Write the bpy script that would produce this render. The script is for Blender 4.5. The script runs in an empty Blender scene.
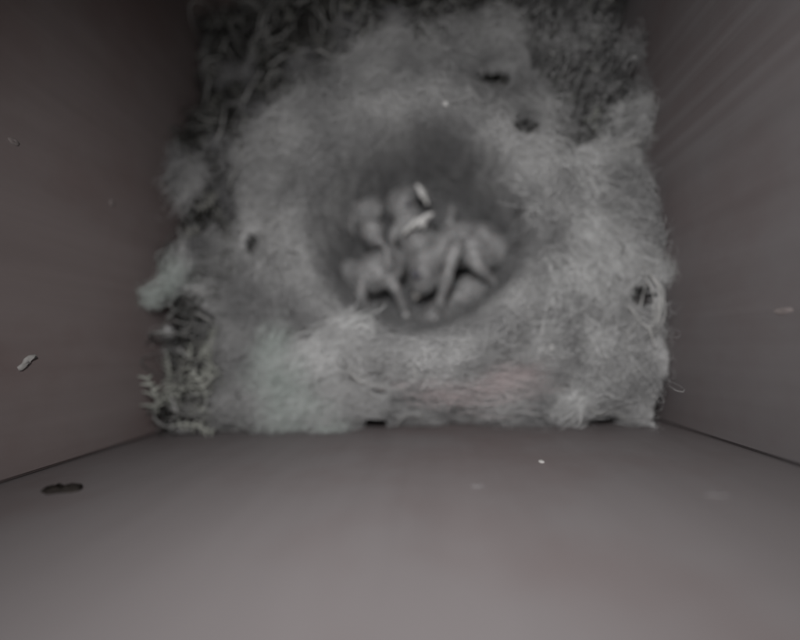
import bpy, bmesh, math, random
import numpy as np
from mathutils import Vector, Matrix

# ------------------------------------------------------------------ camera, world, lamp, exposure
scene = bpy.context.scene
col = scene.collection
MM = 0.001
CAM_H = 170.0                      # camera height above the box floor, mm
FPX = 400.0                        # focal length in pixels of an 800 px wide picture

_d = np.array([31.0, -26.0, -FPX]); _d /= np.linalg.norm(_d)
_z = -_d                           # world up seen in camera axes
_rho = math.radians(2.0)
_x = np.array([math.cos(_rho), math.sin(_rho), 0.0]); _x -= _z * (_x @ _z); _x /= np.linalg.norm(_x)
_y = np.cross(_z, _x)
ROT = np.array([_x, _y, _z])       # camera axes -> world axes

cam_data = bpy.data.cameras.new('camera')
cam = bpy.data.objects.new('camera', cam_data); col.objects.link(cam)
cam_data.sensor_width = 36.0
cam_data.lens = 36.0 * FPX / 800.0
cam_data.clip_start = 0.002
cam_data.clip_end = 10.0
m4 = Matrix.Identity(4)
for i in range(3):
    for j in range(3):
        m4[i][j] = float(ROT[i, j])
m4.translation = Vector((0, 0, CAM_H * MM))
cam.matrix_world = m4
cam_data.dof.use_dof = True        # small cheap lens: nothing is quite crisp
cam_data.dof.focus_distance = 0.080
cam_data.dof.aperture_fstop = 3.8
scene.camera = cam

world = bpy.data.worlds.new('World'); scene.world = world; world.use_nodes = True
world.node_tree.nodes['Background'].inputs[0].default_value = (1.0, 0.945, 0.93, 1)
world.node_tree.nodes['Background'].inputs[1].default_value = 0.060

def lamp(name, loc, target, size, power, colour, spread):
    l = bpy.data.lights.new(name, 'AREA'); l.shape = 'DISK'; l.size = size * MM
    l.energy = power; l.color = colour; l.spread = math.radians(spread)
    o = bpy.data.objects.new(name, l); col.objects.link(o)
    o.location = Vector(loc) * MM
    o.rotation_euler = (Vector(target) - Vector(loc)).to_track_quat('-Z', 'Y').to_euler()
    return o
lamp('camera_lamp', (-8, 36, 184), (8, -4, 60), 26, 0.081, (1.0, 0.985, 0.98), 128)

vs = scene.view_settings
vs.view_transform = 'Standard'; vs.look = 'None'; vs.exposure = 0.0; vs.gamma = 1.0
scene.render.engine = 'CYCLES'
scene.cycles.max_bounces = 3; scene.cycles.diffuse_bounces = 2; scene.cycles.transmission_bounces = 2
scene.render.resolution_x = 1024; scene.render.resolution_y = 819

# ------------------------------------------------------------------ helpers
rng = np.random.default_rng(11)
random.seed(11)
XL, XR, YF, YB = -79.3, 60.7, -22.5, 122.0        # inside faces of the box, mm
CX, CY = -2.4, 31.8                               # axis of the nest cup

def P(px, py, z):
    v = ROT @ np.array([px - 400.0, 320.0 - py, -FPX])
    t = (z - CAM_H) / v[2]
    return np.array([v[0] * t, v[1] * t, z])

def _hash(ix, iy, seed):
    h = (ix * 374761393 + iy * 668265263 + seed * 2147483647 + 974711) & 0xFFFFFFFF
    h = ((h ^ (h >> 13)) * 1274126177) & 0xFFFFFFFF
    h = h ^ (h >> 16)
    return (h & 0xFFFFFF) / float(0xFFFFFF)

def vnoise(x, y, seed=0):
    x = np.asarray(x, float); y = np.asarray(y, float)
    ix = np.floor(x).astype(np.int64); iy = np.floor(y).astype(np.int64)
    fx = x - ix; fy = y - iy
    fx = fx * fx * fx * (fx * (fx * 6 - 15) + 10); fy = fy * fy * fy * (fy * (fy * 6 - 15) + 10)
    a = _hash(ix, iy, seed); b = _hash(ix + 1, iy, seed)
    c = _hash(ix, iy + 1, seed); d = _hash(ix + 1, iy + 1, seed)
    return (a * (1 - fx) + b * fx) * (1 - fy) + (c * (1 - fx) + d * fx) * fy

def fbm(x, y, scale, octs=4, seed=0):
    s = 0.0; a = 0.5; n = 0.0
    for k in range(octs):
        s = s + a * vnoise(x / scale, y / scale, seed + k * 17); n += a
        a *= 0.5; scale = scale * 0.5
    return s / n                     # 0..1

def sstep(a, b, x):
    t = np.clip((x - a) / (b - a), 0, 1)
    return t * t * (3 - 2 * t)

def gauss(x, y, cx, cy, rx, ry=None):
    ry = ry or rx
    return np.exp(-(((x - cx) / rx) ** 2 + ((y - cy) / ry) ** 2))

def mesh_from(name, verts, faces, smooth=True):
    """verts (n,3) in mm, faces (m,k) numpy"""
    me = bpy.data.meshes.new(name)
    verts = np.asarray(verts, np.float32) * MM
    faces = np.asarray(faces, np.int32)
    m, k = faces.shape
    me.vertices.add(len(verts)); me.vertices.foreach_set('co', verts.ravel())
    me.loops.add(m * k); me.loops.foreach_set('vertex_index', faces.ravel())
    me.polygons.add(m); me.polygons.foreach_set('loop_start', np.arange(0, m * k, k, dtype=np.int32))
    me.update(calc_edges=True); me.validate()
    if smooth:
        me.polygons.foreach_set('use_smooth', np.ones(len(me.polygons), bool))
    return me

def link(name, me, material, parent=None, kind=None):
    o = bpy.data.objects.new(name, me); col.objects.link(o)
    if material is not None and len(me.materials) == 0:
        me.materials.append(material)
    if parent is not None:
        o.parent = parent
    if kind:
        o['kind'] = kind
    return o

def thing(name, label, cat, group=None, loc=(0, 0, 0)):
    o = bpy.data.objects.new(name, None); col.objects.link(o)
    o.location = Vector(loc) * MM; o.empty_display_size = 0.005
    tag(o, label, cat, group)
    return o

def tag(o, label, cat, group=None):
    o['label'] = label; o['category'] = cat
    if group:
        o['group'] = group

# ------------------------------------------------------------------ materials
def material(name, c1, c2, scale=200.0, detail=4.0, rough=0.9, bump=0.0, bump_scale=800.0, stretch=(1, 1, 1),
             translucent=0.0, spec=0.15, contrast=(0.3, 0.7), sss=0.0, sheen=0.0, random_tone=0.0):
    m = bpy.data.materials.new(name); m.use_nodes = True
    nt = m.node_tree; N = nt.nodes; L = nt.links
    b = N['Principled BSDF']; out = N['Material Output']
    tc = N.new('ShaderNodeTexCoord'); mp = N.new('ShaderNodeMapping')
    mp.inputs['Scale'].default_value = stretch
    L.new(tc.outputs['Object'], mp.inputs['Vector'])
    nz = N.new('ShaderNodeTexNoise'); nz.inputs['Scale'].default_value = scale; nz.inputs['Detail'].default_value = detail
    L.new(mp.outputs[0], nz.inputs['Vector'])
    rp = N.new('ShaderNodeValToRGB')
    rp.color_ramp.elements[0].position = contrast[0]; rp.color_ramp.elements[0].color = (*c1, 1)
    rp.color_ramp.elements[1].position = contrast[1]; rp.color_ramp.elements[1].color = (*c2, 1)
    L.new(nz.outputs['Fac'], rp.inputs['Fac'])
    colour = rp.outputs['Color']
    if random_tone:
        at = N.new('ShaderNodeAttribute'); at.attribute_name = 'tone'
        mx = N.new('ShaderNodeMix'); mx.data_type = 'RGBA'; mx.blend_type = 'MULTIPLY'; mx.inputs[0].default_value = random_tone
        L.new(colour, mx.inputs[6]); L.new(at.outputs['Color'], mx.inputs[7])
        colour = mx.outputs[2]
    L.new(colour, b.inputs['Base Color'])
    b.inputs['Roughness'].default_value = rough
    b.inputs['Specular IOR Level'].default_value = spec
    if sheen:
        b.inputs['Sheen Weight'].default_value = sheen; b.inputs['Sheen Roughness'].default_value = 0.6
    if sss:
        b.inputs['Subsurface Weight'].default_value = sss
        b.inputs['Subsurface Radius'].default_value = (1.0, 0.6, 0.5)
        b.inputs['Subsurface Scale'].default_value = 0.0015
    if bump:
        n2 = N.new('ShaderNodeTexNoise'); n2.inputs['Scale'].default_value = bump_scale; n2.inputs['Detail'].default_value = 5
        L.new(mp.outputs[0], n2.inputs['Vector'])
        bp = N.new('ShaderNodeBump'); bp.inputs['Strength'].default_value = bump; bp.inputs['Distance'].default_value = 0.0006
        L.new(n2.outputs['Fac'], bp.inputs['Height']); L.new(bp.outputs[0], b.inputs['Normal'])
    if translucent:
        tr = N.new('ShaderNodeBsdfTranslucent'); L.new(colour, tr.inputs['Color'])
        ms = N.new('ShaderNodeMixShader'); ms.inputs[0].default_value = translucent
        L.new(b.outputs[0], ms.inputs[1]); L.new(tr.outputs[0], ms.inputs[2]); L.new(ms.outputs[0], out.inputs['Surface'])
    return m

def wood(name, c1, c2, streak=None):
    """planed softwood, grain running up the wall; streak = (axis, lo, hi, colour): pale worn lines along the grain"""
    m = bpy.data.materials.new(name); m.use_nodes = True
    nt = m.node_tree; N = nt.nodes; L = nt.links
    b = N['Principled BSDF']
    tc = N.new('ShaderNodeTexCoord')
    mp = N.new('ShaderNodeMapping'); mp.inputs['Scale'].default_value = (1, 1, 0.06); L.new(tc.outputs['Object'], mp.inputs[0])
    g = N.new('ShaderNodeTexNoise'); g.inputs['Scale'].default_value = 260; g.inputs['Detail'].default_value = 5; g.inputs['Distortion'].default_value = 0.4
    L.new(mp.outputs[0], g.inputs['Vector'])
    big = N.new('ShaderNodeTexNoise'); big.inputs['Scale'].default_value = 28; big.inputs['Detail'].default_value = 3
    L.new(tc.outputs['Object'], big.inputs['Vector'])
    add = N.new('ShaderNodeMath'); add.operation = 'MULTIPLY_ADD'; add.inputs[1].default_value = 0.55
    L.new(g.outputs['Fac'], add.inputs[0])
    h = N.new('ShaderNodeMath'); h.operation = 'MULTIPLY'; h.inputs[1].default_value = 0.45
    L.new(big.outputs['Fac'], h.inputs[0]); L.new(h.outputs[0], add.inputs[2])
    rp = N.new('ShaderNodeValToRGB')
    rp.color_ramp.elements[0].position = 0.30; rp.color_ramp.elements[0].color = (*c1, 1)
    rp.color_ramp.elements[1].position = 0.70; rp.color_ramp.elements[1].color = (*c2, 1)
    L.new(add.outputs[0], rp.inputs[0])
    colour = rp.outputs[0]
    bl = N.new('ShaderNodeTexNoise'); bl.inputs['Scale'].default_value = 26; bl.inputs['Detail'].default_value = 6; bl.inputs['Roughness'].default_value = 0.62
    m6 = N.new('ShaderNodeMapping'); m6.inputs['Location'].default_value = (0.31, 0.12, 0.07); L.new(tc.outputs['Object'], m6.inputs[0]); L.new(m6.outputs[0], bl.inputs['Vector'])
    rb = N.new('ShaderNodeMapRange'); rb.inputs[1].default_value = 0.46; rb.inputs[2].default_value = 0.68; rb.inputs[4].default_value = 0.75
    L.new(bl.outputs['Fac'], rb.inputs[0])
    mb = N.new('ShaderNodeMix'); mb.data_type = 'RGBA'; mb.blend_type = 'MULTIPLY'; mb.inputs[7].default_value = (0.85, 0.765, 0.75, 1)   # damp, brownish stains
    L.new(rb.outputs[0], mb.inputs[0]); L.new(colour, mb.inputs[6]); colour = mb.outputs[2]
    if streak:
        axis, lo, hi, sc, amount = streak
        sp = N.new('ShaderNodeSeparateXYZ'); L.new(tc.outputs['Object'], sp.inputs[0])
        mr = N.new('ShaderNodeMapRange'); mr.interpolation_type = 'SMOOTHSTEP'
        mid = (lo + hi) / 2; half = (hi - lo) / 2
        df = N.new('ShaderNodeMath'); df.operation = 'SUBTRACT'; df.inputs[1].default_value = mid * MM
        ab = N.new('ShaderNodeMath'); ab.operation = 'ABSOLUTE'
        L.new(sp.outputs[axis], df.inputs[0]); L.new(df.outputs[0], ab.inputs[0])
        mr.inputs[1].default_value = half * MM; mr.inputs[2].default_value = half * 0.5 * MM
        L.new(ab.outputs[0], mr.inputs[0])
        m2 = N.new('ShaderNodeMapping'); m2.inputs['Scale'].default_value = (1, 1, 0.012); L.new(tc.outputs['Object'], m2.inputs[0])
        n3 = N.new('ShaderNodeTexNoise'); n3.inputs['Scale'].default_value = 260; n3.inputs['Detail'].default_value = 2
        L.new(m2.outputs[0], n3.inputs['Vector'])
        r3 = N.new('ShaderNodeMapRange'); r3.inputs[1].default_value = 0.50; r3.inputs[2].default_value = 0.66
        L.new(n3.outputs['Fac'], r3.inputs[0])
        mu = N.new('ShaderNodeMath'); mu.operation = 'MULTIPLY'; L.new(mr.outputs[0], mu.inputs[0]); L.new(r3.outputs[0], mu.inputs[1])
        m5 = N.new('ShaderNodeMath'); m5.operation = 'MULTIPLY'; m5.inputs[1].default_value = amount; L.new(mu.outputs[0], m5.inputs[0])
        mx = N.new('ShaderNodeMix'); mx.data_type = 'RGBA'; mx.inputs[7].default_value = (*sc, 1)
        L.new(m5.outputs[0], mx.inputs[0]); L.new(colour, mx.inputs[6]); colour = mx.outputs[2]
    L.new(colour, b.inputs['Base Color'])
    b.inputs['Roughness'].default_value = 0.62; b.inputs['Specular IOR Level'].default_value = 0.3
    bp = N.new('ShaderNodeBump'); bp.inputs['Strength'].default_value = 0.15; bp.inputs['Distance'].default_value = 0.0004
    L.new(g.outputs['Fac'], bp.inputs['Height']); L.new(bp.outputs[0], b.inputs['Normal'])
    return m

M = {}
M['side_left'] = wood('brown_wood', (0.184, 0.154, 0.151), (0.222, 0.189, 0.186))
M['side_right'] = wood('grey_wood', (0.142, 0.130, 0.132), (0.170, 0.157, 0.160), (1, 36, 80, (0.215, 0.205, 0.208), 0.36))
M['front'] = wood('pale_wood', (0.162, 0.1475, 0.149), (0.182, 0.167, 0.169))
M['back'] = wood('back_wood', (0.20, 0.17, 0.16), (0.26, 0.22, 0.21))
M['felt'] = material('wool_felt', (0.28, 0.28, 0.282), (0.48, 0.48, 0.479), scale=48, detail=3, bump=0.4, bump_scale=900, contrast=(0.36, 0.62))
M['wool'] = material('wool_fibre', (0.32, 0.32, 0.322), (0.58, 0.58, 0.578), scale=48, detail=3, random_tone=0.7, contrast=(0.36, 0.62))
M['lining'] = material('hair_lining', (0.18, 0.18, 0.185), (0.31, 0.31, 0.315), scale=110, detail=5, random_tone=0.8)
M['tuft'] = material('white_wool', (0.66, 0.665, 0.66), (0.84, 0.845, 0.84), scale=160, random_tone=0.6)
M['tuft_green'] = material('greenish_wool', (0.52, 0.575, 0.545), (0.69, 0.735, 0.71), scale=160, random_tone=0.6)
M['tuft_pink'] = material('pinkish_wool', (0.50, 0.43, 0.433), (0.60, 0.53, 0.53), scale=160, random_tone=0.6)
M['moss_mat'] = material('moss_mat', (0.018, 0.017, 0.016), (0.06, 0.058, 0.052), scale=260, bump=1.0, bump_scale=700)
M['moss_fibre'] = material('moss_fibre', (0.025, 0.024, 0.023), (0.12, 0.118, 0.113), scale=180, random_tone=0.8)
M['moss_grey'] = material('grey_moss', (0.14, 0.14, 0.14), (0.40, 0.40, 0.398), scale=240, random_tone=0.8)
M['moss_pale'] = material('pale_moss', (0.10, 0.10, 0.096), (0.36, 0.36, 0.35), scale=180, random_tone=0.6)
M['sprig'] = material('moss_sprig', (0.22, 0.228, 0.206), (0.40, 0.408, 0.372), scale=240)
M['sprig_dark'] = material('dark_moss_sprig', (0.08, 0.08, 0.075), (0.22, 0.22, 0.205), scale=240)
M['stem'] = material('dry_stem', (0.33, 0.33, 0.322), (0.52, 0.518, 0.508), scale=300, rough=0.7)
M['skin'] = material('nestling_skin', (0.145, 0.144, 0.146), (0.285, 0.284, 0.285), scale=190, detail=5, rough=0.36, bump=0.5, bump_scale=1100, spec=0.5, sss=0.4)
M['eye'] = material('closed_eye', (0.05, 0.05, 0.058), (0.085, 0.083, 0.095), scale=400, rough=0.5, spec=0.3)
M['beak'] = material('pale_beak', (0.26, 0.25, 0.24), (0.36, 0.35, 0.33), scale=500, rough=0.5, spec=0.3)
M['down'] = material('grey_down', (0.35, 0.35, 0.35), (0.45, 0.45, 0.45), scale=300, translucent=0.3)
M['shell'] = material('eggshell', (0.42, 0.416, 0.405), (0.78, 0.775, 0.76), scale=900, rough=0.45, spec=0.4, contrast=(0.42, 0.58))
M['flake'] = material('pale_flake', (0.28, 0.272, 0.262), (0.42, 0.41, 0.40), scale=600, rough=0.7)
M['smear'] = material('pale_smear', (0.165, 0.155, 0.156), (0.225, 0.213, 0.214), scale=600)
M['smear_dim'] = material('dim_smear', (0.19, 0.165, 0.16), (0.25, 0.22, 0.215), scale=600)
M['bark'] = material('dark_bark', (0.015, 0.013, 0.012), (0.05, 0.044, 0.04), scale=500, rough=1.0, bump=1.0, spec=0.0)

# ------------------------------------------------------------------ the nest box
def panel(name, lo, hi, mat, parent, cuts=1):
    bm = bmesh.new()
    bmesh.ops.create_cube(bm, size=1.0)
    for v in bm.verts:
        v.co = Vector([((lo[i] + hi[i]) / 2 + v.co[i] * (hi[i] - lo[i])) * MM for i in range(3)])
    bmesh.ops.bevel(bm, geom=list(bm.edges), offset=0.0005, segments=2, affect='EDGES')
    me = bpy.data.meshes.new(name); bm.to_mesh(me); bm.free()
    return link(name, me, mat, parent)

box = thing('nest_box', 'open-topped wooden nest box of grey-brown boards around the nest', 'nest box')
T = 14.0; TOP = 205.0
p = panel('front_panel', (XL - T, YF - T, 0), (XR + T, YF, TOP), M['front'], box); p['label'] = 'pale board along the bottom of the picture'
p = panel('side_panel', (XL - T, YF + 0.25, 0), (XL, YB - 0.5, TOP), M['side_left'], box); p['label'] = 'dark brown board left of the nest'
p = panel('side_panel', (XR, YF + 0.25, 0), (XR + T, YB - 0.5, TOP), M['side_right'], box); p['label'] = 'grey streaked board right of the nest'
panel('back_panel', (XL - T, YB, 0), (XR + T, YB + T, TOP), M['back'], box)
panel('floor_panel', (XL + 0.5, YF + 0.5, 1), (XR - 0.5, YB - 0.5, 11), M['back'], box)

# ------------------------------------------------------------------ the nest: surfaces as height fields
FLOOR = 31.0; LIFT = 4.0          # cup floor, and how far the chicks lie above the heights listed below
HOLES = []
for px, py, rx, ry, dep in [(493, 83, 5.4, 3.5, 17), (527, 131, 4.2, 4.2, 18), (518, 137, 3.0, 1.6, 10), (219, 205, 2.8, 3.0, 12), (253, 245, 2.2, 2.9, 12),
                            (634, 298, 2.2, 3.0, 12), (656, 402, 4.5, 6.5, 14), (600, 420, 3.6, 1.6, 10), (375, 424, 3.2, 1.8, 9),
                            (622, 28, 3.4, 4.0, 10), (420, 8, 5.5, 4.5, 9), (577, 105, 1.6, 2.4, 7), (480, 112, 1.4, 1.6, 4),
                            (676, 345, 1.5, 3.0, 7), (170, 210, 3.0, 5.0, 9)]:
    h = P(px, py, 53 if (px, py) == (493, 83) else 57); HOLES.append((h[0], h[1], rx, ry, dep))
BL = P(192, 385, 58); TR = P(603, 62, 58)

def moss_amount(x, y):
    """0 where wool covers the nest, 1 where bare moss shows"""
    r = np.hypot(x - CX, y - CY); a = np.degrees(np.arctan2(y - CY, x - CX))
    n = fbm(x, y, 16, 4, 5) - 0.5
    n2 = fbm(x, y, 7, 3, 9) - 0.5
    ang = sstep(62, 82, a) + sstep(-176, -184, np.where(a < 0, a, -400 + 0 * a)) * 0
    ang = np.where(a > 0, sstep(60, 84, a), sstep(-168, -180, a))
    A = sstep(52, 58, r + n * 16 + n2 * 8) * ang
    A = np.maximum(A, sstep(64, 70, r + n * 16 + n2 * 10) * sstep(76, 88, y))
    B = sstep(0.38, 0.62, gauss(x, y, BL[0] - 2, BL[1], 15, 17) + n * 0.7 + n2 * 0.5)
    C = sstep(0.40, 0.60, gauss(x, y, TR[0], TR[1] + 4, 23, 27) + n * 0.9 + n2 * 0.9)
    D = sstep(0.42, 0.64, np.exp(-((x - XL) / 15.0) ** 2) + n * 1.3 + n2)
    H = 0
    for hx, hy, rx, ry, dep in HOLES:
        H = np.maximum(H, sstep(0.24, 0.48, gauss(x, y, hx, hy, rx, ry) + n2 * 0.45))
    return np.clip(np.maximum.reduce([A, B, C, D, H + 0 * x]), 0, 1)

def base_height(x, y):
    r = np.hypot((x - CX), (y - CY) * 1.03)
    n = fbm(x, y, 38, 3, 2) - 0.5
    z = 60.0 + 0 * x
    z = z + 4.5 * np.exp(-((r - 36) / 8.0) ** 2)
    z = z - 15 * sstep(-10, -80, x) * sstep(50, 118, y)            # sinks towards the back left corner
    z = z - 3 * sstep(75, 118, y)
    z = z + 3 * gauss(x, y, XL, 12, 16, 25) + 8 * gauss(x, y, XL, YF, 14) + 8 * gauss(x, y, XR, YF, 13)
    z = z + 9 * n * sstep(24, 40, r)
    cup = 0.92 * sstep(21.5, 31.5, r) + 0.08 * sstep(24.0, 40.0, r)
    z = FLOOR + (z - FLOOR) * cup
    return z

def wool_height(x, y):
    r = np.hypot(x - CX, y - CY)
    k = 0.45 + 0.55 * sstep(22, 38, r)
    z = base_height(x, y) + k * (12.0 * (fbm(x, y, 20, 4, 21) - 0.5) + 3.0 * (fbm(x, y, 5, 3, 33) - 0.5))
    for hx, hy, rx, ry, dep in HOLES:
        z = z - 0.12 * dep * gauss(x, y, hx, hy, rx * 1.3, ry * 1.3)
    edge = np.minimum.reduce([x - XL, (XR - x) * 2.2 + 1.5, y - YF])
    z = z + 3.0 * sstep(18, 0, XR - x) * sstep(60, 20, y)
    z = z - 4.5 * np.exp(-edge / 2.2)                               # rolls down against the boards
    return z - 5.0 * moss_amount(x, y)

def moss_height(x, y):
    z = base_height(x, y) - 7.0 + 15.0 * (fbm(x, y, 13, 4, 51) - 0.5) + 3 * (fbm(x, y, 4, 2, 57) - 0.5)
    for hx, hy, rx, ry, dep in HOLES:
        z = z - 1.0 * dep * gauss(x, y, hx, hy, rx * 1.3, ry * 1.3)
    edge = np.minimum.reduce([x - XL, XR - x, y - YF])
    return z - 6.0 * np.exp(-edge / 2.5)

def height_grid(name, fn, nx, ny, mat, parent, keep=None, inset=0.4):
    xs = np.linspace(XL + inset, XR - inset, nx); ys = np.linspace(YF + inset, YB - inset, ny)
    X, Y = np.meshgrid(xs, ys)
    Z = fn(X, Y)
    V = np.stack([X, Y, Z], -1).reshape(-1, 3)
    i, j = np.meshgrid(np.arange(nx - 1), np.arange(ny - 1))
    a = (j * nx + i).ravel()
    F = np.stack([a, a + 1, a + nx + 1, a + nx], -1)
    if keep is not None:
        F = F[keep(V[F].mean(1))]
        used, inv = np.unique(F, return_inverse=True)
        V = V[used]; F = inv.reshape(F.shape)
    return link(name, mesh_from(name, V, F), mat, parent)

nest = thing('bird_nest', 'round bird nest of grey wool and moss filling the box', 'nest', loc=(0, 0, 0))
mossmat = height_grid('moss_mat', moss_height, 230, 235, M['moss_mat'], nest)
felt = height_grid('wool_layer', wool_height, 330, 340, M['felt'], nest,
                   keep=lambda c: moss_amount(c[:, 0], c[:, 1]) < 0.5)

# ------------------------------------------------------------------ fibres
def clear_holes(paths, tone=None):
    """strands that would bridge one of the gaps in the wool are left out"""
    bad = np.zeros(len(paths), bool)
    for hx, hy, rx, ry, dep in HOLES:
        g = gauss(paths[..., 0], paths[..., 1], hx, hy, rx * 0.9, ry * 0.9)
        bad |= (g > 0.42).any(1)
    return ~bad

def ribbons(paths, width, tone=None, sides=2, cut=False):
    """paths (n,k,3) mm -> verts, quads, per-vertex tone. sides 2 = flat strand, 3 = round one"""
    ok = clear_holes(paths) if cut else np.ones(len(paths), bool)
    if tone is not None: tone = np.asarray(tone)[ok]
    width = np.broadcast_to(np.asarray(width, float), (len(paths),))[ok]; paths = paths[ok]
    n, k, _ = paths.shape
    tang = np.gradient(paths, axis=1)
    tang /= np.linalg.norm(tang, axis=2, keepdims=True) + 1e-9
    ref = rng.normal(size=(n, 1, 3)) + np.array([0, 0, 0.3])
    ref = np.broadcast_to(ref, tang.shape)
    s = np.cross(tang, ref); s /= np.linalg.norm(s, axis=2, keepdims=True) + 1e-9
    t = np.cross(tang, s)
    w = np.asarray(width).reshape(-1, 1, 1) * np.ones((n, 1, 1))
    prof = np.sin(np.linspace(0.25, math.pi - 0.15, k)).reshape(1, k, 1) ** 0.6
    w = w * prof * 0.5
    if sides == 2:
        V = np.stack([paths - s * w, paths + s * w], 2)
    else:
        V = np.stack([paths + (s * math.cos(q) + t * math.sin(q)) * w for q in np.linspace(0, 2 * math.pi, sides, endpoint=False)], 2)
    V = V.reshape(-1, 3)
    base = (np.arange(n)[:, None] * k + np.arange(k - 1)[None, :]) * sides
    base = base.ravel()
    if sides == 2:
        F = np.stack([base, base + 1, base + 3, base + 2], -1)
    else:
        F = np.concatenate([np.stack([base + q, base + (q + 1) % sides, base + sides + (q + 1) % sides, base + sides + q], -1) for q in range(sides)])
    if tone is None:
        tone = rng.uniform(0.55, 1.0, n)
    tv = np.repeat(tone, k * sides)
    return V, F, tv

def fibre_object(name, parts, mat, parent, kind='stuff'):
    Vs, Fs, Ts = [], [], []; off = 0
    for V, F, T_ in parts:
        Vs.append(V); Fs.append(F + off); Ts.append(T_); off += len(V)
    V = np.concatenate(Vs); F = np.concatenate(Fs); T_ = np.concatenate(Ts)
    V[:, 0] = np.clip(V[:, 0], XL + 0.25, XR - 0.25); V[:, 1] = np.clip(V[:, 1], YF + 0.25, YB - 0.25)
    me = mesh_from(name, V, F)
    at = me.attributes.new('tone', 'FLOAT_COLOR', 'POINT')
    c = np.stack([T_, T_, T_, np.ones_like(T_)], -1).astype(np.float32)
    at.data.foreach_set('color', c.ravel())
    return link(name, me, mat, parent, kind)

def flow_angle(x, y):
    r = np.hypot(x - CX, y - CY)
    tang = np.arctan2(y - CY, x - CX) + math.pi / 2
    w = np.exp(-((r - 27) / 16.0) ** 2)
    swirl = fbm(x, y, 30, 3, 71) * 4 * math.pi
    return np.arctan2(w * np.sin(tang) + (1 - w) * np.sin(swirl), w * np.cos(tang) + (1 - w) * np.cos(swirl))

def lay(x0, y0, k, step, fn, lift, wander=0.5, jitter=0.25, ang0=None):
    """strands that lie over a height field and follow the flow"""
    n = len(x0)
    a = flow_angle(x0, y0) + rng.normal(0, 0.35, n) if ang0 is None else ang0
    bend = rng.normal(0, wander, n) * 0.3
    pts = np.zeros((n, k, 3)); x = x0.copy(); y = y0.copy()
    arch = np.sin(np.linspace(0.1, math.pi - 0.1, k))
    for q in range(k):
        pts[:, q, 0] = x; pts[:, q, 1] = y
        bend = bend * 0.8 + rng.normal(0, wander * 0.25, n)
        a = a + bend
        x = x + np.cos(a) * step; y = y + np.sin(a) * step
        x = np.clip(x, XL + 0.4, XR - 0.4); y = np.clip(y, YF + 0.4, YB - 0.4)
    z = fn(pts[:, :, 0], pts[:, :, 1])
    pts[:, :, 2] = z + lift.reshape(-1, 1) * (0.4 + 0.6 * arch) + rng.normal(0, jitter, (n, k)) * 0.4
    return pts

def sample(n, accept):
    xs = np.zeros(0); ys = np.zeros(0)
    while len(xs) < n:
        x = rng.uniform(XL + 1, XR - 1, n); y = rng.uniform(YF + 1, YB - 1, n)
        k = rng.uniform(size=n) < accept(x, y)
        xs = np.concatenate([xs, x[k]]); ys = np.concatenate([ys, y[k]])
    return xs[:n], ys[:n]

def clumped(nclump, per, accept, spread):
    x, y = sample(nclump, accept)
    x = np.repeat(x, per) + rng.normal(0, spread, nclump * per)
    y = np.repeat(y, per) + rng.normal(0, spread, nclump * per)
    tone = np.clip(np.repeat(rng.uniform(0.6, 1.0, nclump), per) + rng.normal(0, 0.08, nclump * per), 0.3, 1)
    return np.clip(x, XL + .5, XR - .5), np.clip(y, YF + .5, YB - .5), tone

rad = lambda x, y: np.hypot(x - CX, y - CY)
# wool over the body of the nest
acc = lambda x, y: (1 - moss_amount(x, y)) * sstep(22, 30, rad(x, y))
x, y, tn = clumped(3200, 16, acc, 1.3)
w1 = ribbons(lay(x, y, 8, rng.uniform(0.9, 2.0, len(x)), wool_height, rng.gamma(2.0, 0.6, len(x)), 0.6), rng.uniform(0.05, 0.12, len(x)), tn, cut=True)
x, y = sample(16000, acc)
w2 = ribbons(lay(x, y, 8, rng.uniform(0.8, 1.6, len(x)), wool_height, rng.gamma(2.0, 1.0, len(x)), 1.1), rng.uniform(0.04, 0.09, len(x)), cut=True)
fibre_object('wool_fibres', [w1, w2], M['wool'], nest)
# finer, darker hair lining inside the cup
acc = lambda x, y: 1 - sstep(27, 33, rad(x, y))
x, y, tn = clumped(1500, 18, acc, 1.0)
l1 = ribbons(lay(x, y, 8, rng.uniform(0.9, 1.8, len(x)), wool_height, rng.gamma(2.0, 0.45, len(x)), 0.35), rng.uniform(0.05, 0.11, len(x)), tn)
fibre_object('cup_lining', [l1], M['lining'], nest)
# tangled moss in the bare corners
tr_part = lambda x, y: sstep(0.25, 0.45, gauss(x, y, TR[0], TR[1] + 4, 26, 30))
acc = lambda x, y: (0.12 + moss_amount(x, y)) / 1.12 * (1 - tr_part(x, y)) * sstep(36, 46, rad(x, y))
x, y, tn = clumped(1900, 6, acc, 1.0)
m1 = ribbons(lay(x, y, 7, rng.uniform(0.6, 1.3, len(x)), moss_height, rng.gamma(2.0, 1.5, len(x)), 1.3, 0.8, rng.uniform(0, 6.28, len(x))), rng.uniform(0.12, 0.34, len(x)), tn)
fibre_object('moss_strands', [m1], M['moss_fibre'], nest)
acc = lambda x, y: moss_amount(x, y) * tr_part(x, y)
x, y, tn = clumped(1500, 5, acc, 0.7)
m2 = ribbons(lay(x, y, 7, rng.uniform(0.4, 0.9, len(x)), moss_height, rng.gamma(2.0, 1.9, len(x)) + 1.0, 1.9, 0.8, rng.uniform(0, 6.28, len(x))), rng.uniform(0.2, 0.5, len(x)), tn)
fibre_object('grey_moss_strands', [m2], M['moss_grey'], nest)

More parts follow.
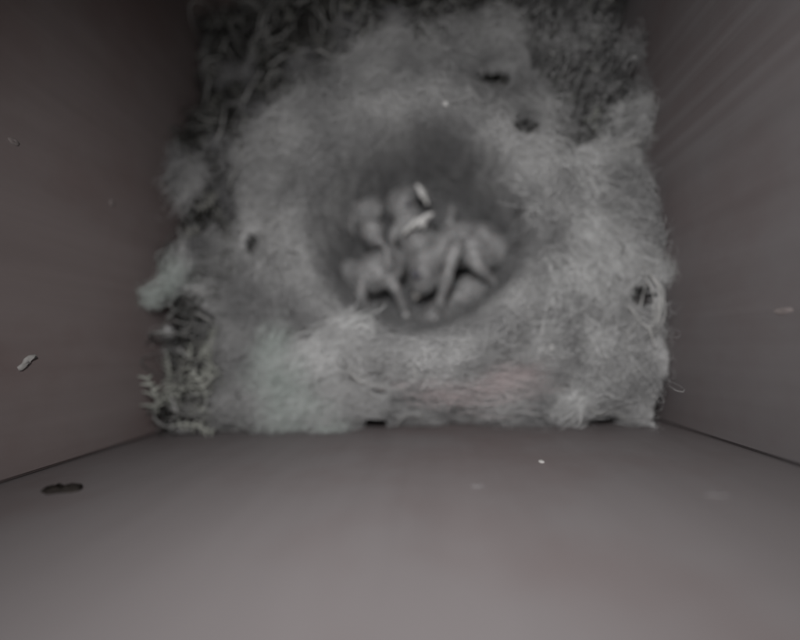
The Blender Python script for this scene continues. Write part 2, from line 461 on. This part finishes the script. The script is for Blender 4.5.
# paler curled strands tangled through the moss, and loose fuzz standing off the wool
acc = lambda x, y: moss_amount(x, y) * sstep(36, 46, rad(x, y))
x, y, tn = clumped(190, 2, acc, 0.35)
m3 = ribbons(lay(x, y, 10, rng.uniform(1.0, 2.2, len(x)), moss_height, rng.gamma(2.0, 1.6, len(x)) + 2.5, 0.8, 0.5, rng.uniform(0, 6.28, len(x))), rng.uniform(0.4, 0.95, len(x)), tn, 4)
fibre_object('pale_moss_strands', [m3], M['moss_pale'], nest)
acc = lambda x, y: (1 - moss_amount(x, y)) * sstep(26, 34, rad(x, y))
x, y = sample(9000, acc)
w3 = ribbons(lay(x, y, 9, rng.uniform(0.7, 1.5, len(x)), wool_height, rng.gamma(2.0, 1.5, len(x)) + 1.0, 1.4, 0.5), rng.uniform(0.03, 0.06, len(x)), rng.uniform(0.85, 1, len(x)), cut=True)
fibre_object('loose_fuzz', [w3], M['wool'], nest)

# wisps of wool trailing over the edge of the moss
acc = lambda x, y: np.clip(4.5 * moss_amount(x, y) * (1 - moss_amount(x, y)), 0, 1) * sstep(40, 46, rad(x, y))
x, y, tn = clumped(260, 14, acc, 1.6)
w4 = ribbons(lay(x, y, 10, rng.uniform(0.8, 1.7, len(x)), lambda a, b: np.maximum(wool_height(a, b), moss_height(a, b) + 1.5), rng.gamma(2.0, 0.9, len(x)) + 0.8, 0.9, 0.4), rng.uniform(0.05, 0.10, len(x)), tn, cut=True)
fibre_object('wool_wisps', [w4], M['wool'], nest)

# ------------------------------------------------------------------ wool tufts, each a cloud of its own
def tuft(px, py, rx, ry, rz, ang, mat, label=None, n=700, dz=0.0):
    c = P(px, py, 60)
    c[2] = float(base_height(np.array(c[0]), np.array(c[1]))) + rz * 0.35 + dz
    k = 10; n = int(n * 1.7)
    u = rng.normal(size=(n, 3)); u /= np.linalg.norm(u, axis=1, keepdims=True)
    pos = u * (rng.uniform(0, 1, (n, 1)) ** 0.7)
    dirv = rng.normal(size=(n, 3)) * np.array([1.6, 0.8, 0.6]); dirv /= np.linalg.norm(dirv, axis=1, keepdims=True)
    paths = np.zeros((n, k, 3)); curl = rng.normal(size=(n, 3)) * 0.25
    for q in range(k):
        paths[:, q] = pos
        curl = curl * 0.75 + rng.normal(size=(n, 3)) * 0.2
        dirv = dirv + curl * 0.5 - pos * 0.35 * (np.linalg.norm(pos, axis=1, keepdims=True) > 0.9)
        dirv /= np.linalg.norm(dirv, axis=1, keepdims=True)
        pos = pos + dirv * 0.13
    # lumpy, uneven outline
    lump = 0.5 + 0.95 * fbm(paths[:, :, 0] + px, paths[:, :, 1] + py, 0.9, 2, 5)
    paths = paths * lump[..., None] * np.array([rx, ry, rz])
    paths = paths + rng.normal(0, 0.2, (n, 1, 3)) * np.array([rx, rx, rz])   # loose outline
    ca, sa = math.cos(ang), math.sin(ang)
    X = paths[..., 0] * ca - paths[..., 1] * sa; Y = paths[..., 0] * sa + paths[..., 1] * ca
    wx = np.stack([X + c[0], Y + c[1], paths[..., 2] + c[2]], -1)
    fl = wool_height(wx[..., 0], wx[..., 1]) - 1.5
    wx[..., 2] = np.maximum(wx[..., 2], fl)
    V, F, tv = ribbons(wx, rng.uniform(0.04, 0.08, n), rng.uniform(0.82, 1.0, n), cut=True)
    o = fibre_object('wool_tuft', [(V, F, tv)], mat, nest, None)
    if label:
        o['label'] = label
    return o

D = math.radians
tuft(600, 232, 15, 7, 4, D(-48), M['tuft'], 'bright wool drawn out beside the right board', 1500)
tuft(560, 200, 11, 7, 3.5, D(-40), M['tuft'], None, 800)
tuft(632, 262, 9, 5, 4, D(-60), M['tuft'], None, 700)
tuft(575, 300, 11, 9, 3, D(80), M['tuft'], None, 800)
tuft(577, 392, 7, 5, 4, D(30), M['tuft'], 'small bright clump near the front board', 700)
tuft(600, 350, 9, 10, 4, D(60), M['tuft'], None, 800)
tuft(635, 120, 8, 5, 4, D(10), M['tuft'], None, 500)
tuft(610, 165, 9, 6, 3, D(-20), M['tuft'], None, 600)
tuft(295, 395, 12, 9, 5, D(35), M['tuft_green'], 'greenish white fluff at the front left', 1500)
tuft(325, 415, 7, 5, 4, D(-70), M['tuft_green'], None, 700)
tuft(270, 360, 9, 6, 4, D(60), M['tuft_green'], None, 700)
tuft(340, 345, 11, 6, 3, D(25), M['tuft'], None, 700)
tuft(188, 278, 6, 3.2, 2.5, D(70), M['tuft_green'], 'pale greenish fluff against the left board', 260, 2)
tuft(178, 294, 5.5, 3, 2.5, D(20), M['tuft_green'], None, 260, 2.5)
tuft(168, 302, 4, 2, 2, D(-30), M['tuft_green'], None, 120, 3)
tuft(205, 292, 6, 2.4, 2, D(-15), M['tuft'], None, 110, 2)
tuft(196, 262, 5, 2, 2, D(95), M['wool'], None, 110, 2)
for q in [(585, 30, 7, 4), (628, 55, 5, 6), (600, 88, 7, 4), (560, 55, 7, 5), (640, 95, 4, 5)]:
    tuft(*q, 2.0, rng.uniform(0, 3), M['wool'], None, 130, 1.5)
tuft(200, 185, 8, 6, 4, D(60), M['wool'], None, 600)
tuft(275, 290, 9, 12, 3, D(10), M['wool'], None, 700)
tuft(300, 130, 13, 6, 3, D(42), M['wool'], None, 800)
tuft(375, 75, 11, 6, 4, D(28), M['wool'], None, 800)
tuft(448, 62, 9, 6, 3, D(-15), M['wool'], None, 600)
tuft(545, 115, 8, 6, 4, D(-50), M['wool'], None, 600)
tuft(510, 378, 12, 4, 2.5, D(3), M['tuft_pink'], 'faint pink wool near the front board', 700)
tuft(452, 378, 12, 4, 2.5, D(-3), M['tuft_pink'], None, 600)
tuft(430, 362, 12, 4, 2.5, D(-8), M['wool'], None, 600)
tuft(520, 395, 10, 4, 3, D(5), M['wool'], None, 500)
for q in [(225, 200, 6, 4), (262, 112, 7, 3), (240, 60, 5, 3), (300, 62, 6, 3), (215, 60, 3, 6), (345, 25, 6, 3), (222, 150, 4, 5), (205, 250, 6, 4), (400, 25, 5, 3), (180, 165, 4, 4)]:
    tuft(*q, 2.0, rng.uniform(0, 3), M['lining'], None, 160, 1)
tuft(665, 275, 4, 3, 4, D(20), M['tuft'], None, 260, 3)

# ------------------------------------------------------------------ stems and curled strands lying on the nest
def stem(pts, width, mat, lift=1.0, name='dry_stem', strands=1, label=None):
    """pts: pixels of the photo laid onto the nest surface, smoothed into a round strand"""
    base = []
    for px, py in pts:
        q = P(px, py, 60)
        for _ in range(3):
            z = float(np.maximum(wool_height(np.array(q[0]), np.array(q[1])), moss_height(np.array(q[0]), np.array(q[1])))) + lift
            q = P(px, py, z)
        q[0] = min(max(q[0], XL + 1.2), XR - 1.2); q[1] = min(max(q[1], YF + 1.2), YB - 1)
        base.append(q)
    base = np.array(base); m = len(base)
    t = np.linspace(0, m - 1, 22)
    i1 = np.clip(np.floor(t).astype(int), 0, m - 2); f = (t - i1)[:, None]
    p0 = base[np.clip(i1 - 1, 0, m - 1)]; p1 = base[i1]; p2 = base[i1 + 1]; p3 = base[np.clip(i1 + 2, 0, m - 1)]
    c = 0.5 * ((2 * p1) + (-p0 + p2) * f + (2 * p0 - 5 * p1 + 4 * p2 - p3) * f ** 2 + (-p0 + 3 * p1 - 3 * p2 + p3) * f ** 3)
    paths = []
    for s in range(strands if strands == 1 else strands * 2):
        o = rng.normal(0, 0.45 if strands > 1 else 0.0, (1, 3)) + np.cumsum(rng.normal(0, 0.10, (22, 3)), 0) * (1 if strands > 1 else 0.6)
        paths.append(c + o)
    V, F, tv = ribbons(np.array(paths), width / (1 if strands == 1 else 2.0), None, 5)
    o = fibre_object(name, [(V, F, tv)], mat, nest, None)
    if label: o['label'] = label
    return o

S = M['stem']
for pts, w, st in [
    ([(348, 368), (362, 381), (385, 387), (405, 384), (415, 372), (409, 362)], 0.9, 3),
    ([(598, 98), (592, 118), (600, 138), (618, 146), (640, 138)], 1.0, 4),
    ([(642, 265), (656, 285), (660, 305), (655, 325), (645, 335)], 0.8, 3),
    ([(652, 285), (668, 298), (675, 320), (677, 345)], 0.8, 3),
    ([(655, 262), (668, 274), (684, 278), (692, 286)], 0.7, 2),
    ([(628, 304), (640, 322), (650, 330), (656, 348)], 0.8, 1),
    ([(646, 282), (640, 305), (634, 325), (622, 340)], 0.7, 1),
    ([(220, 22), (207, 40), (203, 60), (208, 85)], 1.3, 2),
    ([(262, 70), (248, 92), (240, 110), (232, 124)], 0.9, 1),
    ([(318, 48), (290, 52), (268, 66)], 0.8, 1),
    ([(330, 40), (345, 32), (360, 35), (372, 28), (398, 24)], 0.9, 2),
    ([(322, 20), (335, 30), (352, 34)], 0.7, 1),
    ([(350, 10), (358, 22), (360, 36)], 0.7, 1),
    ([(312, 12), (312, 28), (318, 42)], 0.8, 1),
    ([(243, 120), (238, 140), (230, 158)], 0.8, 1),
    ([(225, 100), (222, 125), (212, 145)], 0.7, 1),
    ([(265, 95), (275, 110), (270, 128)], 0.6, 1),
    ([(380, 50), (400, 40), (425, 44), (440, 36)], 0.6, 2),
    ([(540, 15), (548, 35), (560, 50)], 0.7, 1),
    ([(560, 20), (575, 40), (590, 48), (605, 44)], 0.6, 1),
    ([(585, 75), (600, 82), (612, 95)], 0.6, 1),
    ([(500, 420), (520, 412), (545, 416)], 0.6, 1),
    ([(590, 405), (600, 412), (615, 410), (628, 418)], 0.6, 2),
    ([(395, 425), (405, 415), (420, 414)], 0.5, 1),
    ([(255, 430), (238, 424), (232, 414), (245, 410)], 0.9, 2),
    ([(205, 428), (222, 432), (245, 428)], 0.9, 2),
    ([(176, 348), (196, 362), (216, 358)], 0.7, 1),
    ([(170, 395), (176, 412), (170, 426)], 0.9, 1),
]:
    stem(pts, w * (0.85 if st == 1 else 1.0), S, 3.2 if st == 1 else (2.4 if pts[0][0] > 625 else 1.8), 'dry_stem' if st == 1 else 'curled_strand', st)

# ------------------------------------------------------------------ moss sprigs, one object each
def sprig_mesh(seed, leaves):
    r = random.Random(seed)
    V, F = [], []
    def tube(a, b, ra, rb):
        a = np.array(a); b = np.array(b); t = b - a; t = t / np.linalg.norm(t)
        s = np.cross(t, [0.3, 0.2, 1.0]); s /= np.linalg.norm(s); u = np.cross(t, s)
        o = len(V)
        for c, rr in ((a, ra), ((a + b) / 2 + u * rr_bend(a, b), max(ra, rb)), (b, rb)):
            for q in range(4):
                V.append(c + (s * math.cos(q * math.pi / 2) + u * math.sin(q * math.pi / 2)) * rr)
        for lv in range(2):
            for q in range(4):
                F.append([o + lv * 4 + q, o + lv * 4 + (q + 1) % 4, o + lv * 4 + 4 + (q + 1) % 4, o + lv * 4 + 4 + q])
    def rr_bend(a, b): return 0.15 * np.linalg.norm(b - a)
    p = np.array([0.0, 0, 0]); a = 0.0; L = 9.0 / leaves
    for i in range(leaves):
        q = p + np.array([math.cos(a) * L, math.sin(a) * L, r.uniform(-0.15, 0.25)])
        tube(p, q, 0.34, 0.30)
        for sgn in (-1, 1):
            if r.random() < 0.88:
                b = a + sgn * r.uniform(0.8, 1.3); ll = r.uniform(1.6, 3.2) * (1 - 0.4 * i / leaves)
                e = q + np.array([math.cos(b) * ll, math.sin(b) * ll, r.uniform(-0.5, 0.9)])
                tube(q, e, 0.36, 0.10)
        p = q; a += r.uniform(-0.3, 0.3)
    return mesh_from('moss_sprig', np.array(V), np.array(F))
sprigs = []
for s in range(5):
    me = sprig_mesh(s, 5 + s % 3); me.materials.append(M['sprig']); sprigs.append(me)
sprigs_d = []
for s in range(4):
    me = sprig_mesh(40 + s, 5 + s % 3); me.materials.append(M['sprig_dark']); sprigs_d.append(me)

def put_sprig(x, y, lift, rz, sc, pool):
    o = bpy.data.objects.new('moss_sprig', random.choice(pool)); col.objects.link(o); o.parent = nest
    tx = x + 11 * sc * math.cos(rz); ty = y + 11 * sc * math.sin(rz)
    if tx < XL + 2 or tx > XR - 2: rz = math.pi - rz                # keep the tip inside the boards
    if ty < YF + 2 or ty > YB - 2: rz = -rz
    x = min(max(x, XL + 3.5), XR - 3.5); y = min(max(y, YF + 3), YB - 3)
    z = float(moss_height(np.array(x), np.array(y))) + lift
    o.location = Vector((x, y, z)) * MM
    o.rotation_euler = (random.uniform(-0.5, 0.5), random.uniform(-0.6, 0.3), rz); o.scale = (sc, sc, sc)
# the comb-shaped sprigs at the front left
for px, py, rz, sc in [(178, 392, 0.45, 1.15), (190, 388, 0.3, 0.9), (165, 372, -1.2, 0.9), (168, 410, -1.3, 1.0), (200, 360, 2.6, 0.9),
                       (215, 400, -1.6, 0.9), (228, 420, -2.6, 0.9), (185, 425, 0.3, 0.9), (160, 385, 1.2, 0.8), (205, 415, 1.8, 0.8), (232, 372, -2.0, 0.9)]:
    q = P(px, py, 58); put_sprig(q[0], q[1], 6.5, rz, sc * 1.35, sprigs)
xs, ys = sample(16, lambda x, y: gauss(x, y, BL[0], BL[1], 10, 11) * (moss_amount(x, y) > 0.4))
for x, y in zip(xs, ys):
    put_sprig(x, y, random.uniform(1.5, 5), random.uniform(0, 6.28), random.uniform(0.8, 1.3), sprigs if random.random() < .5 else sprigs_d)
xs, ys = sample(120, lambda x, y: (moss_amount(x, y) > 0.6) * (x < -10) * (y > 25) * (rad(x, y) > 50))
for x, y in zip(xs, ys):
    put_sprig(x, y, random.uniform(1, 4), random.uniform(0, 6.28), random.uniform(0.6, 1.1), sprigs_d)
xs, ys = sample(60, lambda x, y: (moss_amount(x, y) > 0.5) * tr_part(x, y))
for x, y in zip(xs, ys):
    put_sprig(x, y, random.uniform(2, 5), random.uniform(0, 6.28), random.uniform(0.4, 0.8), sprigs if random.random() < .5 else sprigs_d)

# ------------------------------------------------------------------ nestlings
def chain_points(pts):
    """pts: (px, py, z, r) -> densely interpolated centres and radii"""
    a = np.array([np.append(P(p[0], p[1], p[2] + LIFT), p[3]) for p in pts])
    m = len(a); out = []
    for i in range(m - 1):
        p0 = a[max(i - 1, 0)]; p1 = a[i]; p2 = a[i + 1]; p3 = a[min(i + 2, m - 1)]
        L = np.linalg.norm(p2[:3] - p1[:3]); n = max(3, int(L / (0.35 * min(p1[3], p2[3]))))
        for f in np.linspace(0, 1, n, endpoint=(i == m - 2)):
            out.append(0.5 * ((2 * p1) + (-p0 + p2) * f + (2 * p0 - 5 * p1 + 4 * p2 - p3) * f ** 2 + (-p0 + 3 * p1 - 3 * p2 + p3) * f ** 3))
    return out

_ico = bmesh.new(); bmesh.ops.create_icosphere(_ico, subdivisions=2, radius=1.0)
ICO_V = np.array([v.co[:] for v in _ico.verts]); ICO_F = np.array([[v.index for v in f.verts] for f in _ico.faces]); _ico.free()

def body_mesh(name, chains, voxel=0.33, smooth=2):
    Vs, Fs, off = [], [], 0
    for ch in chains:
        for c in chain_points(ch):
            Vs.append(ICO_V * (max(c[3], 0.3) * (1.06 if c[3] > 3 else 1.0)) + c[:3]); Fs.append(ICO_F + off); off += len(ICO_V)
    me = mesh_from(name + '_raw', np.concatenate(Vs), np.concatenate(Fs))
    o = bpy.data.objects.new('tmp', me); col.objects.link(o)
    md = o.modifiers.new('r', 'REMESH'); md.mode = 'VOXEL'; md.voxel_size = voxel * MM; md.use_smooth_shade = True
    sm = o.modifiers.new('s', 'SMOOTH'); sm.iterations = smooth; sm.factor = 0.5
    dg = bpy.context.evaluated_depsgraph_get(); dg.update()
    res = bpy.data.meshes.new_from_object(o.evaluated_get(dg))
    bpy.data.objects.remove(o); bpy.data.meshes.remove(me)
    res.name = name
    # loose, wrinkled skin
    co = np.zeros(len(res.vertices) * 3, np.float32); res.vertices.foreach_get('co', co); co = co.reshape(-1, 3)
    no = np.zeros(len(res.vertices) * 3, np.float32); res.vertices.foreach_get('normal', no); no = no.reshape(-1, 3)
    q = co / MM
    n = fbm(q[:, 0] + 0.5 * q[:, 2], q[:, 1] - 0.4 * q[:, 2], 3.0, 3, 91) - 0.5
    co = co + no * (n * 1.3 * MM)[:, None]
    res.vertices.foreach_set('co', co.astype(np.float32).ravel()); res.update()
    return res

def eye_part(parent, px, py, z, r):
    c = P(px, py, z + LIFT)
    link('eye', mesh_from('eye', ICO_V * r * np.array([1, 1, 0.7]) + c, ICO_F), M['eye'], parent)

def beak_part(parent, a, b, w):
    """short wedge with swollen pale edges, from gape a to tip b"""
    A = P(a[0], a[1], a[2] + LIFT); B = P(b[0], b[1], b[2] + LIFT); t = B - A; L = np.linalg.norm(t); t /= L
    s = np.cross(t, [0, 0, 1.0]); s /= np.linalg.norm(s); u = np.cross(s, t)
    V, F = [], []; n = 12; rings = [(0, 1.0, 0.75), (0.25, 1.08, 0.72), (0.5, 0.85, 0.6), (0.75, 0.5, 0.42), (0.93, 0.22, 0.24), (1.0, 0.05, 0.08)]
    for f, ws, hs in rings:
        for q in range(n):
            g = 2 * math.pi * q / n
            k = abs(math.cos(g)) ** 0.7 * math.copysign(1, math.cos(g))
            V.append(A + t * L * f + s * k * w * ws + u * math.sin(g) * w * 0.55 * hs)
    for i in range(len(rings) - 1):
        for q in range(n):
            F.append([i * n + q, i * n + (q + 1) % n, (i + 1) * n + (q + 1) % n, (i + 1) * n + q])
    link('beak', mesh_from('beak', V, F), M['beak'], parent)

def down_part(parent, body, n, sel):
    co = np.array([v.co[:] for v in body.vertices]) / MM; no = np.array([v.normal[:] for v in body.vertices])
    idx = np.nonzero(sel(co) & (no[:, 2] > 0.3))[0]
    if len(idx) == 0: return
    idx = rng.choice(idx, n); k = 6
    p = co[idx] ; d = no[idx] + rng.normal(0, 0.5, (n, 3)); paths = np.zeros((n, k, 3))
    for q in range(k):
        paths[:, q] = p; d = d / np.linalg.norm(d, axis=1, keepdims=True); p = p + d * 0.75; d = d + rng.normal(0, 0.35, (n, 3)) - np.array([0, 0, 0.12])
    V, F, tv = ribbons(paths, 0.09 * np.ones(n))
    fibre_object('down', [(V, F, tv)], M['down'], parent)

def toes(px, py, z, dx, dy, r=0.5, spread=5):
    r = r * 1.35
    """three short toes leaving a foot"""
    out = []
    for s in (-1, 0, 1):
        ex = px + dx + s * spread * (-dy) / (math.hypot(dx, dy)); ey = py + dy + s * spread * dx / (math.hypot(dx, dy))
        out.append([(px, py, z, r * 1.2), ((px + ex) / 2, (py + ey) / 2, z + 0.6, r), (ex, ey, z - 0.4, r * 0.6)])
    return out

def nestling(label, chains, eyes, beak, down):
    t = thing('nestling', label, 'chick', 'nestlings lying in the nest cup')
    me = body_mesh('body', chains)
    link('body', me, M['skin'], t)
    for e in eyes: eye_part(t, *e)
    if beak: beak_part(t, *beak)
    if down:
        c = P(*down[:3]); down_part(t, me, down[4], lambda q: np.hypot(q[:, 0] - c[0], q[:, 1] - c[1]) < down[3])
    return t

# right-hand chick: rump to the right, head tucked down to the left, wing hanging forward
nestling('largest bare nestling at the right of the heap, wing hanging down, rump towards right',
    [[(514, 255, 37, 1.5), (506, 253, 38, 3.8), (490, 249, 39, 6.2), (474, 245, 39.5, 7.2), (458, 244, 39.5, 6.6), (450, 247, 39.5, 5.0)],
     [(454, 246, 40, 4.6), (440, 250, 41, 3.4), (430, 260, 41, 4.4), (426, 267, 40.5, 5.7), (425, 278, 39.5, 4.9), (420, 286, 38.5, 2.8)],
     [(458, 243, 45, 2.6), (452, 256, 46.5, 2.4), (448, 272, 46, 2.1), (444, 290, 43.5, 1.9), (440, 304, 40.5, 1.5), (443, 312, 39, 0.9), (449, 318, 38, 0.6)],
     [(474, 254, 43.5, 3.2), (476, 264, 43.5, 2.6), (486, 275, 42, 1.7), (497, 286, 39.5, 1.2)]] + toes(497, 286, 39.5, 9, 6, 0.55),
    [(417, 274, 44.6, 1.9)], ((420, 287, 38.5), (415, 300, 37), 1.9), (425, 266, 44, 5, 26))
# front left chick: sprawled, one foot raised
nestling('sprawled bare nestling at the lower left of the heap with one thin foot raised',
    [[(398, 262, 36, 4.2), (388, 266, 37, 6.0), (377, 272, 37.5, 6.6), (368, 276, 37, 5.8), (362, 278, 36.5, 4.6)],
     [(364, 276, 37, 4.2), (356, 276, 37, 4.4), (350, 272, 36.5, 3.8), (346, 268, 36, 2.4)],
     [(387, 268, 42, 2.4), (389, 257, 45, 1.5), (386, 248, 46, 1.1), (382, 243, 46, 1.0)],
     [(362, 282, 42, 2.4), (362, 294, 42, 1.9), (365, 306, 40, 1.5), (369, 316, 37, 0.9)],
     [(390, 278, 40, 2.6), (396, 290, 39.5, 1.9), (402, 303, 37.5, 1.4), (405, 312, 36, 1.1)]]
    + toes(382, 243, 46, -7, -3, 0.5, 3.0) + toes(405, 312, 36, 3, 8, 0.5, 4),
    [(352, 281, 39.0, 1.8)], ((346, 268, 36), (338, 263, 34.5), 1.8), (378, 272, 44, 6, 20))
# back left chick, low and dim
nestling('dim bare nestling lying upright along the upper left of the cup',
    [[(362, 188, 30, 2.0), (364, 196, 31, 4.0), (366, 206, 32, 5.2), (368, 218, 32.5, 4.6), (370, 228, 33, 3.6)],
     [(374, 200, 34, 1.8), (378, 210, 34, 1.5), (377, 222, 33, 1.0)],
     [(371, 230, 35, 4.0), (374, 238, 35, 4.0), (378, 244, 33, 2.6)],
     [(356, 204, 37, 2.0), (351, 214, 36.5, 1.6), (352, 228, 35, 1.1), (355, 236, 33.5, 0.6)]],
    [(369, 240, 37, 1.5)], ((378, 245, 33), (383, 252, 31.5), 1.6), (366, 205, 40, 6, 18))
# middle back chick
nestling('bare nestling at top centre of the heap, rounded head beside pale shell bits',
    [[(428, 256, 31, 4.5), (420, 244, 32, 6.2), (412, 230, 33, 6.0), (407, 218, 35, 4.6)],
     [(407, 218, 33, 3.4), (401, 211, 34.5, 4.0), (401, 203, 35.5, 4.5), (407, 197, 35, 3.9), (413, 192, 34, 2.2)],
     [(398, 226, 36, 2.0), (392, 238, 36, 1.6), (394, 250, 34, 1.0)],
     [(440, 238, 34, 2.4), (449, 226, 34, 1.7), (452, 212, 33, 1.2), (450, 203, 32, 0.7)]],
    [(407, 204, 38.6, 1.6)], ((413, 192, 34), (420, 186, 33), 1.6), (402, 204, 39, 5, 24))
# chick at the bottom of the heap
nestling('half hidden bare nestling at the bottom of the heap under the largest chick',
    [[(492, 286, 30, 3.2), (484, 288, 31, 5.0), (470, 293, 31.5, 5.8), (456, 298, 31.5, 4.8)],
     [(456, 298, 31.5, 4.0), (444, 308, 32, 3.8), (434, 318, 32, 4.0), (426, 322, 31, 2.6)],
     [(470, 302, 34, 1.9), (462, 312, 33, 1.4), (450, 322, 32, 0.8)]],
    [(432, 324, 34, 1.5)], ((426, 322, 31), (417, 325, 30), 1.6), None)

# ------------------------------------------------------------------ eggshell pieces on the chicks
def shell_piece(label, outline, centre_z, bulge, tilt):
    """curved thin shell with a ragged outline given in photo pixels"""
    pts = np.array([P(px, py, centre_z + LIFT) for px, py in outline]); c = pts.mean(0); n = len(pts)
    pts = c + (pts - c) * 0.86
    V, F = [], []; K = 4; th = 0.35
    for side in (0, 1):
        for k in range(K + 1):
            f = k / K
            for q in range(n):
                d = (pts[q] - c) * f
                z = bulge * (1 - f * f) + tilt[0] * d[0] + tilt[1] * d[1]
                V.append(c + np.array([d[0], d[1], z - side * th]))
    R_ = (K + 1) * n
    for side in (0, 1):
        for k in range(K):
            for q in range(n):
                a = side * R_ + k * n + q; b = side * R_ + k * n + (q + 1) % n
                F.append([a, b, b + n, a + n] if side == 0 else [b, a, a + n, b + n])
    for q in range(n):
        a = K * n + q; b = K * n + (q + 1) % n
        F.append([a, b, b + R_, a + R_])
    o = link('shell_fragment', mesh_from('shell_fragment', V, F, True), M['shell'])
    tag(o, label, 'eggshell', 'eggshell bits on the chicks')
    # origin at the piece
    return o
shell_piece('bright white ragged shell sliver lying diagonally in the middle of the chicks',
            [(399, 237), (401, 231), (406, 227), (409, 223), (412, 222), (414, 218), (419, 216), (424, 217), (426, 213), (432, 211), (437, 211), (434, 216), (429, 219), (428, 224), (424, 231), (421, 226), (416, 230), (410, 230), (404, 235)], 42.5, 1.8, (-0.1, 0.3))
shell_piece('smaller upright pale shell sliver just above the bright diagonal sliver',
            [(414, 185), (417, 182), (422, 184), (426, 189), (428, 196), (430, 204), (428, 207), (425, 203), (422, 199), (419, 196), (417, 190)], 41.5, 1.2, (-0.5, -0.15))

# ------------------------------------------------------------------ flecks stuck to the boards and wool
def fleck(name, label, cat, centre, u, v, outline, th, mat, group=None):
    """small flake with ragged outline: centre mm, u/v in-plane axes, normal = u x v"""
    centre = np.array(centre, float); u = np.array(u, float); v = np.array(v, float); n = np.cross(u, v)
    k = len(outline); V, F = [], []
    for lv, (s, h) in enumerate([(1.0, 0.02), (0.92, th * 0.7), (0.5, th), (0.04, th * 0.9)]):
        for i, (a, b) in enumerate(outline):
            V.append(centre + u * a * s + v * b * s + n * h * (0.8 + 0.4 * math.sin(i * 2.3 + lv)))
    for lv in range(3):
        for i in range(k):
            F.append([lv * k + i, lv * k + (i + 1) % k, (lv + 1) * k + (i + 1) % k, (lv + 1) * k + i])
    o = link(name, mesh_from(name, V, F, False), mat)
    tag(o, label, cat, group)
    return o
def on_front(px, py):
    v = ROT @ np.array([px - 400.0, 320.0 - py, -FPX]); t = YF / v[1]; return [v[0] * t, YF, CAM_H + v[2] * t]
def on_left(px, py):
    v = ROT @ np.array([px - 400.0, 320.0 - py, -FPX]); t = XL / v[0]; return [XL, v[1] * t, CAM_H + v[2] * t]
def on_right(px, py):
    v = ROT @ np.array([px - 400.0, 320.0 - py, -FPX]); t = XR / v[0]; return [XR, v[1] * t, CAM_H + v[2] * t]
def blob(rx, ry, n, seed):
    r = random.Random(seed)
    return [(rx * math.cos(2 * math.pi * i / n) * r.uniform(0.7, 1.15), ry * math.sin(2 * math.pi * i / n) * r.uniform(0.7, 1.15)) for i in range(n)]
FR = ((-1, 0, 0), (0, 0, 1)); LF = ((0, 1, 0), (0, 0, 1)); RT = ((0, 0, 1), (0, 1, 0))
G = 'pale flecks stuck in the box'
fleck('bark_flake', 'dark bark flake stuck on the front board near its left end', 'bark', on_front(61, 490), *FR, blob(3.7, 2.1, 13, 3), 0.8, M['bark'])
c = on_left(27, 362)
fleck('pale_flake', 'pale curled flake stuck on the left board', 'flake', c, *LF, [(-1.7, 1.5), (-0.9, 1.9), (-0.2, 1.0), (0.6, 0.7), (1.3, -0.2), (1.5, -1.5), (0.9, -1.9), (0.7, -0.7), (0.0, -0.1), (-0.9, 0.2), (-1.5, 0.8)], 0.6, M['flake'], G)
fleck('pale_flake', 'faint pale scrap high on the right board near the picture edge', 'flake', on_right(784, 311), *RT, blob(2.4, 0.7, 9, 8), 0.15, M['smear_dim'], G)
fleck('pale_flake', 'tiny white speck on the front board below the nest, right of centre', 'flake', on_front(541, 462), *FR, blob(0.6, 0.9, 8, 4), 0.4, M['flake'], G)
fleck('pale_flake', 'small pale smear on the front board left of the tiny white speck', 'flake', on_front(477, 486), *FR, blob(1.0, 0.7, 9, 5), 0.2, M['smear'], G)
fleck('pale_flake', 'faint long scrap on the front board far right of the white speck', 'flake', on_front(718, 495), *FR, blob(2.0, 0.6, 9, 6), 0.2, M['smear'], G)
fleck('pale_flake', 'faint fleck on the left board beside the top of the nest', 'flake', on_left(112, 203), *LF, blob(1.0, 1.0, 9, 9), 0.25, M['smear_dim'], G)
fleck('pale_flake', 'faint fleck high on the left board at the picture edge', 'flake', on_left(14, 142), *LF, blob(0.8, 1.2, 9, 10), 0.25, M['smear_dim'], G)
def speck(px, py, r, label):
    z = float(wool_height(*[np.array(q) for q in P(px, py, 62)[:2]])) + 1.6
    fleck('pale_flake', label, 'flake', P(px, py, z), (1, 0, 0), (0, 1, 0), blob(r, r, 8, int(px)), 0.7, M['shell'], G)
speck(445, 104, 0.75, 'tiny white speck on the wool above the cup')
speck(552, 348, 0.8, 'tiny white speck on the wool right below the cup')
